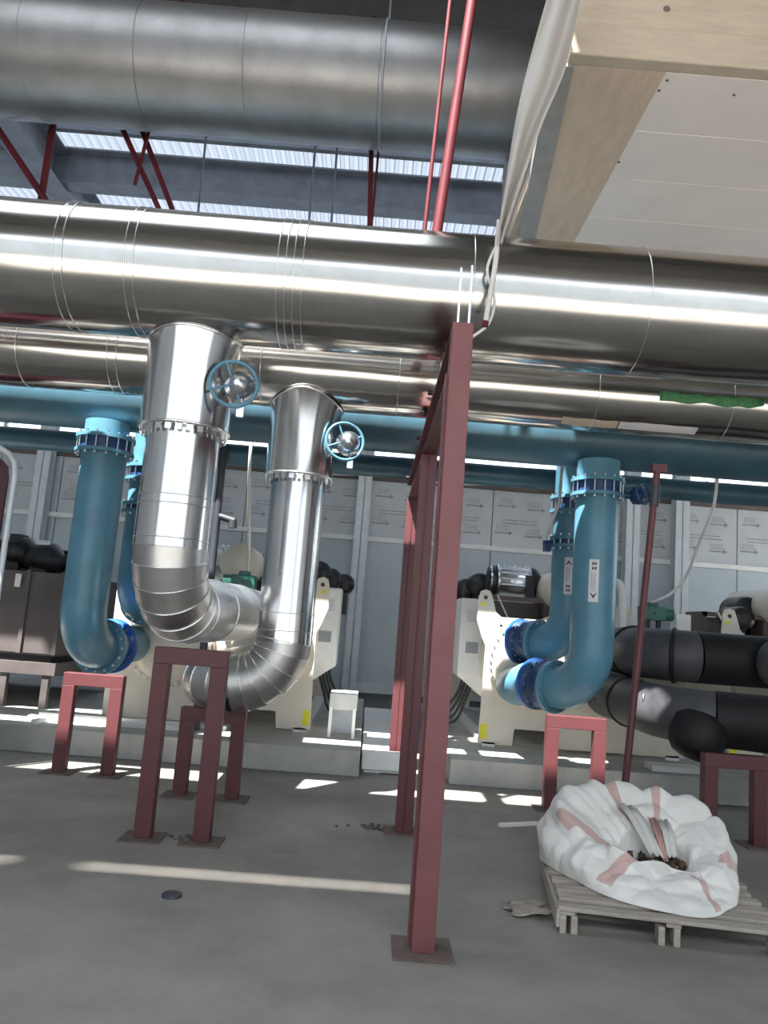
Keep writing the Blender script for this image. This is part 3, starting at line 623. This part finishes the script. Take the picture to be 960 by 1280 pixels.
for k, (u, y, z, r) in enumerate(((-4.95, 9.9, 2.05, 0.18), (-4.55, 9.9, 2.12, 0.20), (-4.18, 9.85, 2.06, 0.20), (-3.98, 10.2, 2.02, 0.16))):
    M().lathe((u, y, z), (1, -0.1, 0), [(-0.2, r*0.4), (-0.18, r*0.9), (-0.05, r), (0.15, r), (0.2, r*0.7), (0.26, r*0.3)], 22).build('motor', 'black', t)
    M().box(u-0.1, u+0.1, y-0.15, y+0.15, 1.87, z).build('motor_foot', 'black', t)
    M().box(u-0.08, u+0.08, y-0.1, y+0.1, z+r*0.8, z+r*1.15).build('terminal_box', 'chrome' if k == 2 else 'black', t, bevel=0.01)
# maroon panel with pale frame
t = thing('upright_panel', 'tall dark maroon panel with a pale rounded metal frame near the sheeted machine', 'panel', (-4.05, 7.2, 0))
ol = [(-4.6, 0.0), (-3.44, 0.0), (-3.44, 2.70), (-3.46, 2.82), (-3.52, 2.90), (-3.62, 2.95), (-4.6, 3.10)]
il = [(-4.6, 0.0), (-3.50, 0.0), (-3.50, 2.68), (-3.52, 2.78), (-3.58, 2.84), (-3.66, 2.88), (-4.6, 3.03)]
M().prism(il, lambda u, v, d: (u, d, v), 7.19, 7.23).build('panel_sheet', 'maroon', t)
M().tube([(p[0], 7.21, p[1]) for p in ol[1:]], 0.028, 10).build('frame', 'galv', t)

# white support box, cable tray foot, rails on the plinth
t = thing('cable_tray_support', 'white box on two thin legs at the plinth end beside the chiller cabinet', 'support', (-0.2, 9.2, 0.26))
M().box(-0.38, -0.06, 9.1, 9.6, 0.56, 0.74).build('box', 'white', t, bevel=0.006)
for xa in (-0.37, -0.10): M().box(xa, xa+0.035, 9.0, 9.04, 0.26, 0.60).build('leg', 'white', t)
M().box(-0.35, -0.09, 9.4, 9.46, 0.26, 0.56).build('leg', 'galv', t)
for k, (ya, yb) in enumerate(((8.62, 8.70), (8.90, 8.97))):
    tag(M().box(-3.6, -1.9+k*0.4, ya, yb, 0.26, 0.31).build('floor_channel', 'white', bevel=0.004), ('nearer' if k == 0 else 'farther')+' thin white steel channel lying on the plinth below the blue drops', 'channel', 'steel channels on the plinth')
tag(M().bar((-3.42, 8.35, 0.285), (-3.30, 9.1, 0.285), 0.06, 0.05).build('floor_channel', 'white', bevel=0.004), 'white steel channel running back across the plinth near the sheeted machine', 'channel', 'steel channels on the plinth')
tag(M().box(3.1, 3.65, 8.35, 8.60, 0.26, 0.32).build('floor_channel', 'white', bevel=0.004), 'short wide white steel channel on the plinth behind the black pipe stand', 'channel', 'steel channels on the plinth')

# ------------------------------------------------------------------ raised timber platform above the pipes
t = thing('raised_platform', 'pale boarded platform with a tan plywood strip, high above the pipes', 'platform', (2.5, 6.5, 6.0))
for k in range(9):
    ya = 5.42+k*0.36
    M().box(1.98, 6.5, ya+0.002, ya+0.358, 6.0+0.003*(k % 2), 6.03).build('soffit_strip', 'soffit', t)
M().prism([(1.25, 5.42), (1.99, 5.42), (1.975, 8.65), (1.58, 8.65)], lambda u, v, d: (u, v, d), 6.004, 6.03).build('plywood_panel', 'ply', t)
M().prism([(1.08, 5.425), (1.26, 5.425), (1.59, 8.65), (1.40, 8.65)], lambda u, v, d: (u, v, d), 5.985, 6.25).build('edge_beam', 'beamgrey', t)
M().box(1.20, 6.5, 5.30, 5.42, 6.0, 6.28).build('front_beam', 'cream', t, bevel=0.012)
M().box(1.20, 1.26, 5.42, 8.65, 6.24, 7.15).build('side_board', 'beamgrey', t)
M().box(1.20, 6.5, 5.36, 5.42, 6.285, 6.72).build('fascia_board', 'cream', t, bevel=0.006); M().box(1.20, 6.5, 5.36, 5.42, 6.73, 7.15).build('fascia_board', 'cream', t, bevel=0.006)
M().box(1.25, 6.5, 5.42, 8.65, 6.03, 6.35).build('deck', 'ply', t)
for (u, y) in ((2.02, 5.5), (2.0, 5.62), (1.99, 6.6), (2.6, 5.6)): M().cyl((u, y, 5.994), (u, y, 6.001), 0.012, n=8).build('screw', 'girt', t)
M().lathe((1.95, 5.358, 6.50), (0, -1, 0), [(-0.004, 0.028), (0.0, 0.028), (0.002, 0.02)], 12).build('knot_hole', 'girt', t)
for xx in (2.9, 5.5): M().box(xx-0.05, xx+0.05, 5.5, 5.6, 6.35, 9.03).build('hanger', 'beamgrey', t); M().box(xx-0.05, xx+0.05, 8.4, 8.5, 6.35, 9.03).build('hanger', 'beamgrey', t)

# plastic film strip and tube
t = thing('plastic_sheet', 'crumpled white plastic film strip hanging beside the platform edge, ending in a tube', 'sheet', (0.7, 4.75, 3.45))
rows = [(0.96, 1.20, 6.30), (0.90, 1.14, 6.0), (0.83, 1.09, 5.65), (0.775, 1.04, 5.35), (0.735, 0.93, 5.08), (0.712, 0.865, 4.85), (0.69, 0.81, 4.62), (0.668, 0.752, 4.40), (0.65, 0.705, 4.2), (0.642, 0.678, 4.10)]
vs = []; n = 12
for i_, (xa, xb, z) in enumerate(rows):
    for j in range(n+1):
        f = j/n; vs.append((xa+(xb-xa)*f, 4.78+0.05*math.sin(f*9+i_*0.5)+0.03*mnoise.noise(Vector((f*4, i_*0.8, 3))), z))
o = M().add(vs, [(i_*(n+1)+j, i_*(n+1)+j+1, (i_+1)*(n+1)+j+1, (i_+1)*(n+1)+j) for i_ in range(len(rows)-1) for j in range(n)], True).build('film', 'filmplastic', t)
sm_ = o.modifiers.new('thick', 'SOLIDIFY'); sm_.thickness = 0.004; sm_ = o.modifiers.new('sub', 'SUBSURF'); sm_.levels = 1; sm_.render_levels = 1
M().tube(curve_pts([(0.66, 4.79, 4.3), (0.65, 4.78, 4.0), (0.63, 4.78, 3.8), (0.607, 4.78, 3.57)], 6), 0.018, 10).build('tube', 'plastic', t)
M().cyl((0.607, 4.78, 3.585), (0.604, 4.78, 3.55), 0.022, n=12).build('tube_tip', 'redrod', t, label='red tube tip')
M().tube(curve_pts([(0.66, 4.80, 4.15), (0.60, 4.80, 3.95), (0.66, 4.80, 3.75), (0.63, 4.80, 3.58), (0.52, 4.80, 3.47)], 8), 0.010, 8).build('loose_strap', 'plastic', t)
M().tube(curve_pts([(1.08, 4.80, 6.25), (1.10, 5.0, 6.27), (1.16, 5.35, 6.26)], 4), 0.012, 8).build('tie', 'plastic', t)

# ------------------------------------------------------------------ red hanger rods under the roof
def rod(label, p, q, r, m='redrod', grp='hanger rods under the roof'):
    tag(M().cyl(p, q, r, n=12).build('hanger_rod', m), label, 'rod', grp)
def ext(p, q, ztop, zbot):
    p = Vector(p); q = Vector(q); d = q-p
    return p+d*((ztop-p.z)/d.z), p+d*((zbot-p.z)/d.z)
for lab, p, q, zt, zb, r in (
    ('thickest red tube hanging beside the platform, crossing in front of the round duct', (0.485, 6.13, 7.12), (0.322, 6.13, 4.937), 9.0, 3.8, 0.045),
    ('thin red rod beside the thickest red tube, above the rack beam', (0.274, 6.12, 6.627), (0.214, 6.12, 4.927), 9.0, 4.5, 0.018),
    ('straight single red rod above the dented silver drop pipe', (-0.413, 8.6, 7.197), (-0.356, 8.6, 6.219), 9.0, 3.99, 0.030),
    ('thin red rod leaning against the straight single rod', (-0.33, 8.68, 7.197), (-0.335, 8.64, 6.219), 9.0, 3.99, 0.014),
    ('first slanting red rod of the crossed set above the nearest silver drop', (-3.403, 8.6, 7.192), (-2.878, 8.6, 6.254), 9.0, 3.99, 0.032),
    ('second slanting red rod of the crossed set, next to the first', (-3.184, 8.68, 7.212), (-2.715, 8.68, 6.248), 8.0, 3.9, 0.032),
    ('slanting red rod of the V by the rafter, leaning away from it', (-4.878, 8.6, 7.06), (-4.319, 8.6, 6.363), 9.0, 5.9, 0.040),
    ('upright red rod of the V by the rafter', (-4.311, 8.70, 7.30), (-4.319, 8.70, 6.40), 9.0, 3.99, 0.042)):
    a, b = ext(p, q, zt, zb); rod(lab, a, b, r)
a, b = ext((-3.088, 8.55, 7.221), (-3.15, 8.55, 6.693), 9.0, 6.5); rod('short red rod across the crossed set', a, b, 0.022)
for k, (xa, lab) in enumerate(((-2.75, 'thin grey rod under the translucent roof next to the crossed red rods'), (-1.25, 'thin grey rod under the translucent roof above the nearest silver drop gearbox'), (-0.95, 'thin grey rod under the translucent roof beside the straight red rod'))):
    rod(lab, (xa, 9.75, 9.03), (xa+0.05, 9.75, 4.8), 0.016, 'steel')

# ------------------------------------------------------------------ hoses and conduits
def hose(label, cps, r, m='plastic', cat='cable', n=8):
    tag(M().tube(curve_pts(cps, n), r, 10).build('cable', m), label, cat)
hose('white hose hanging from the header to the green actuator beside the white junction box', [(3.80, 8.45, 3.60), (3.77, 8.5, 3.15), (3.70, 8.7, 2.75), (3.62, 8.85, 2.38), (3.50, 8.98, 2.18), (3.36, 9.05, 2.09), (3.35, 9.2, 2.07)], 0.018)
hose('white hose hanging between the silver drops to the green actuator', [(-1.46, 8.4, 3.60), (-1.455, 8.42, 3.2), (-1.47, 8.8, 2.7), (-1.475, 9.1, 2.3), (-1.48, 9.2, 2.06)], 0.020)
hose('white conduit curving behind the front blue drop to the valve lever', [(1.965, 8.15, 3.5), (1.955, 8.15, 3.25), (1.94, 8.15, 3.0), (1.90, 8.2, 2.85), (1.86, 8.36, 2.62)], 0.018)
hose('white cable sagging along the brown girt of the rear wall', [(-1.9, 14.44, 4.36), (-0.9, 14.44, 4.30), (0.3, 14.44, 4.40), (1.1, 14.44, 4.30), (2.0, 14.44, 4.34), (2.6, 14.44, 4.46), (3.5, 14.44, 4.36)], 0.022)
t = thing('conduit', 'dark vertical conduit with a side branch beside the nearest silver drop', 'conduit', (-1.9, 9.25, 0.26))
M().cyl((-1.82, 8.80, 0.26), (-1.84, 8.80, 3.5), 0.045, n=12).build('riser', 'conduit', t); M().cyl((-1.83, 8.80, 2.66), (-1.63, 8.80, 2.61), 0.04, n=12).cyl((-1.65, 8.80, 2.62), (-1.645, 8.80, 2.53), 0.05, n=12).build('branch', 'conduit', t)

# ------------------------------------------------------------------ pallet and sack
ang = R_(-7.5); ca, sa = math.cos(ang), math.sin(ang)
PO = Vector((1.165, 4.44, 0))
L2 = lambda u, v, z: (PO.x+u*ca-v*sa, PO.y+u*sa+v*ca, z)
t = thing('pallet', 'weathered wooden pallet under the white sack', 'pallet', (1.78, 4.9, 0))
def pb(ua, ub, va, vb, za, zb, name):
    b = M(); v = [L2(u, w, z) for z in (za, zb) for w in (va, vb) for u in (ua, ub)]
    b.add(v, [(0, 2, 3, 1), (4, 5, 7, 6), (0, 1, 5, 4), (2, 6, 7, 3), (0, 4, 6, 2), (1, 3, 7, 5)]); b.build(name, 'wood', t, bevel=0.004)
for k in range(7): pb(0.0+random.uniform(-0.015, 0.015), 1.22+random.uniform(-0.02, 0.02), k*0.155, k*0.155+random.uniform(0.085, 0.105), 0.115, 0.137, 'deck_board')
for u in (0.0, 0.56, 1.12): pb(u, u+0.08, 0.0, 1.03, 0.095, 0.114, 'bearer')
for u in (0.0, 0.06, 0.52, 0.60, 1.10):
    for v in (0.0, 0.46, 0.93): pb(u, u+0.035, v, v+0.09, 0.0, 0.095, 'block')
pb(-0.02, 0.0, 0.0, 1.0, 0.03, 0.125, 'side_board')
# sack: collapsed bag, high at the back, flat panels in front, mouth open on top
NT, NR = 360, 110
cx, cy = 1.90, 5.03
TAB = {0: (.56, .45, .40, .23, .34), 30: (.64, .50, .52, .25, .37), 60: (.74, .48, .58, .22, .40), 90: (.75, .48, .60, .18, .41), 120: (.80, .55, .61, .20, .40),
       150: (.75, .58, .52, .25, .35), 180: (.63, .46, .39, .28, .32), 210: (.57, .34, .33, .26, .30), 240: (.61, .26, .295, .19, .27), 270: (.645, .22, .285, .15, .26),
       300: (.56, .28, .28, .17, .25), 330: (.51, .37, .29, .20, .27)}
def tabv(d, k):
    d %= 360; a = int(d//30)*30; f = (d-a)/30; p = [TAB[(a+e) % 360][k] for e in (-30, 0, 30, 60)]
    return 0.5*((2*p[1])+(p[2]-p[0])*f+(2*p[0]-5*p[1]+4*p[2]-p[3])*f*f+(3*p[1]-p[0]-3*p[2]+p[3])*f**3)
def sack_pt(th, s):
    d = math.degrees(th); ro, rc, zc, rm, zm = (tabv(d, k) for k in range(5))
    h = zc-0.142; steep = max(0.0, min(1.0, (zc-0.28)/0.25))
    cp = [(ro-0.03, 0.142), (ro-(ro-rc)*(0.30-0.28*steep), 0.142+h*(0.36+0.10*steep)), (rc+(ro-rc)*(0.25+0.15*steep), 0.142+h*(0.80+0.08*steep)), (rc, zc), ((rc+rm)/2+0.03, (zc+zm)/2+0.02), (rm, zm), (rm*0.86, zm-0.10), (rm*0.62, 0.15)]
    t = s*(len(cp)-1); i = min(int(t), len(cp)-2); f = t-i
    q = [Vector(cp[max(0, min(len(cp)-1, i+e))]) for e in (-1, 0, 1, 2)]
    r, z = 0.5*((2*q[1])+(q[2]-q[0])*f+(2*q[0]-5*q[1]+4*q[2]-q[3])*f*f+(3*q[1]-q[0]-3*q[2]+q[3])*f**3)
    c, sn = math.cos(th), math.sin(th)
    r *= 1+0.05*mnoise.noise(Vector((c*2.2, sn*2.2, 1.7)))*(1-s)
    p = Vector((cx+r*c, cy+r*sn, z))
    w = Vector((mnoise.noise(p*2.3), mnoise.noise(p*2.3+Vector((9, 2, 4))), mnoise.noise(p*2.3+Vector((3, 7, 1)))))
    pp = Vector((c*ro*1.1, sn*ro*1.1, 1.5*s))
    d1 = mnoise.voronoi((p+w*0.06)*3.3)[0]; d2 = mnoise.voronoi((p+w*0.04)*7.5+Vector((5, 5, 5)))[0]
    amt = 0.085*(min(0.6, d1[1]-d1[0])-0.28)+0.024*(min(0.5, d2[1]-d2[0])-0.2)+0.04*w.x
    g = max(0, -c)*max(0, 0.4+sn*0.6)
    amt += 0.012*g*math.sin(24*th+3*w.y*4+5*s)
    amt *= min(1, s*7)
    nr = Vector((c*(1-1.1*s), sn*(1-1.1*s), 0.35+0.5*min(1, s*2))).normalized()
    p += nr*amt
    if p.z < 0.142: p.z = 0.142
    return p
def band_at(th, s):
    d = math.degrees(th) % 360; best = 1.0
    for c0, w0, sk_, s0, s1 in ((224, 11, 18, .12, .70), (168, 10, 12, .30, .70), (108, 8, 25, .25, .7), (342, 12, -40, .10, .50), (70, 7, -10, .4, .9), (300, 6, 30, 0.05, .35)):
        q = abs(((d-c0-sk_*(s-0.5)+180) % 360)-180)-w0/2
        q = max(q, (s0-s)*60, (s-s1)*60); best = min(best, q/6)
    return best
sk = M(); per = lambda i_: 2*math.pi*i_/NT
bands = []
for i_ in range(NT):
    for j in range(NR+1): sk.v.append(sack_pt(per(i_), j/NR)); bands.append(band_at(per(i_), j/NR))
for i_ in range(NT):
    for j in range(NR):
        a = i_*(NR+1)+j; b = ((i_+1) % NT)*(NR+1)+j
        sk.f.append([a, b, b+1, a+1]); sk.sm.append(True); sk.mi.append(0)
sack = sk.build('sack', 'sack')
at = sack.data.attributes.new('band', 'FLOAT', 'POINT'); at.data.foreach_set('value', bands)
nt = MT['sack'].node_tree; pb_ = nt.nodes['Principled BSDF']; old = pb_.inputs['Base Color'].links[0].from_socket
an_ = nt.nodes.new('ShaderNodeAttribute'); an_.attribute_name = 'band'
mr_ = nt.nodes.new('ShaderNodeMapRange'); mr_.inputs[1].default_value = 0.0; mr_.inputs[2].default_value = 0.08; mr_.inputs[3].default_value = 0.8; mr_.inputs[4].default_value = 0.0
sg_ = nt.nodes.new('ShaderNodeMix'); sg_.data_type = 'RGBA'; sg_.inputs[7].default_value = (0.60, 0.36, 0.33, 1)
nt.links.new(an_.outputs['Fac'], mr_.inputs[0]); nt.links.new(mr_.outputs[0], sg_.inputs[0]); nt.links.new(old, sg_.inputs[6]); nt.links.new(sg_.outputs[2], pb_.inputs['Base Color'])
tag(sack, 'crumpled white woven sack with faded red stripes, gaping open on the pallet', 'sack')
# flaps of the sack mouth
def flap(cps, wd, name, m):
    b = M(); n = 8; k = len(cps); vs = []
    for i_, c in enumerate(cps):
        for j in range(n+1):
            f = j/n-0.5; c_ = Vector(c); vs.append(c_+Vector(wd)*f*(1-0.4*i_/k)+Vector((0, 0.012*math.sin(j*1.7+i_), 0.01*math.cos(j*2.1))))
    b.add(vs, [(i_*(n+1)+j, i_*(n+1)+j+1, (i_+1)*(n+1)+j+1, (i_+1)*(n+1)+j) for i_ in range(k-1) for j in range(n)], True)
    o = b.build(name, m, sack); q = o.modifiers.new('thick', 'SOLIDIFY'); q.thickness = 0.004
flap([(1.80, 5.30, 0.52), (1.84, 5.20, 0.46), (1.87, 5.10, 0.38), (1.90, 5.02, 0.29)], (0.15, 0.02, -0.03), 'mouth_flap', 'plain')
flap([(2.03, 5.26, 0.45), (2.03, 5.15, 0.39), (2.02, 5.05, 0.28)], (0.10, 0.03, 0.0), 'mouth_flap', 'plain')
flap([(1.955, 5.24, 0.46), (1.96, 5.12, 0.37), (1.965, 5.02, 0.26)], (0.05, 0.0, 0.0), 'mouth_flap', 'stripe')
# rubble in the sack
rb = M()
for k in range(160):
    c = Vector((1.90+random.uniform(-0.22, 0.26), 5.0+random.uniform(-0.16, 0.2), 0.17+random.uniform(0, 0.09))); r = random.uniform(0.012, 0.034)
    rb.lathe(c, (random.uniform(-1, 1), random.uniform(-1, 1), 1), [(-r, 0), (-r*0.6, r*0.8), (0.2*r, r), (r, 0)], 5)
tag(rb.build('rubble', 'rubble', kind='stuff'), 'dark brown rubble lying inside the open white sack', 'rubble')
# bits on the floor
t = M()
tag(M().bar((1.21, 6.64, 0.012), (1.56, 6.80, 0.012), 0.045, 0.024).build('lath', 'white'), 'thin white strip lying on the floor behind the sack', 'strip')
tag(M().lathe((-0.975, 4.565, 0), (0, 0, 1), [(0, 0.058), (0.012, 0.056), (0.018, 0.045), (0.019, 0)], 20).build('rubber_cap', 'conduit'), 'small dark round cap lying alone on the open floor', 'cap')
vs = []; n = 10
for i_ in range(7):
    for j in range(n+1):
        u, v = i_/6, j/n; vs.append((0.935+0.22*u+0.03*math.sin(j), 4.62+0.22*v+0.02*math.cos(i_*2), 0.006+0.035*abs(mnoise.noise(Vector((u*4, v*5, 2))))+0.02*u))
o = M().add(vs, [(i_*(n+1)+j, i_*(n+1)+j+1, (i_+1)*(n+1)+j+1, (i_+1)*(n+1)+j) for i_ in range(6) for j in range(n)], True).build('torn_scrap', 'wood')
tag(o, 'torn scrap of packing lying on the floor beside the pallet corner', 'scrap'); q = o.modifiers.new('thick', 'SOLIDIFY'); q.thickness = 0.004
def debris(label, c, n, w):
    b = M()
    for k in range(n):
        p = Vector(c)+Vector((random.gauss(0, w), random.gauss(0, w*0.5), 0)); r = random.uniform(0.008, 0.022)
        b.lathe(p+Vector((0, 0, r*0.5)), (random.uniform(-.4, .4), random.uniform(-.4, .4), 1), [(-r*0.5, 0), (-r*0.3, r*0.8), (0.1*r, r), (r*0.6, 0)], 5)
    tag(b.build('debris', 'rust', kind='stuff'), label, 'debris')
debris('dark crumbs of debris at the foot of the middle rack post', (0.22, 6.3, 0), 40, 0.10)
debris('dark crumbs of debris between the base plates of the tallest short stand', (-1.12, 5.62, 0), 26, 0.08)
for o in list(bpy.data.objects):
    if 'org' in o: del o['org']
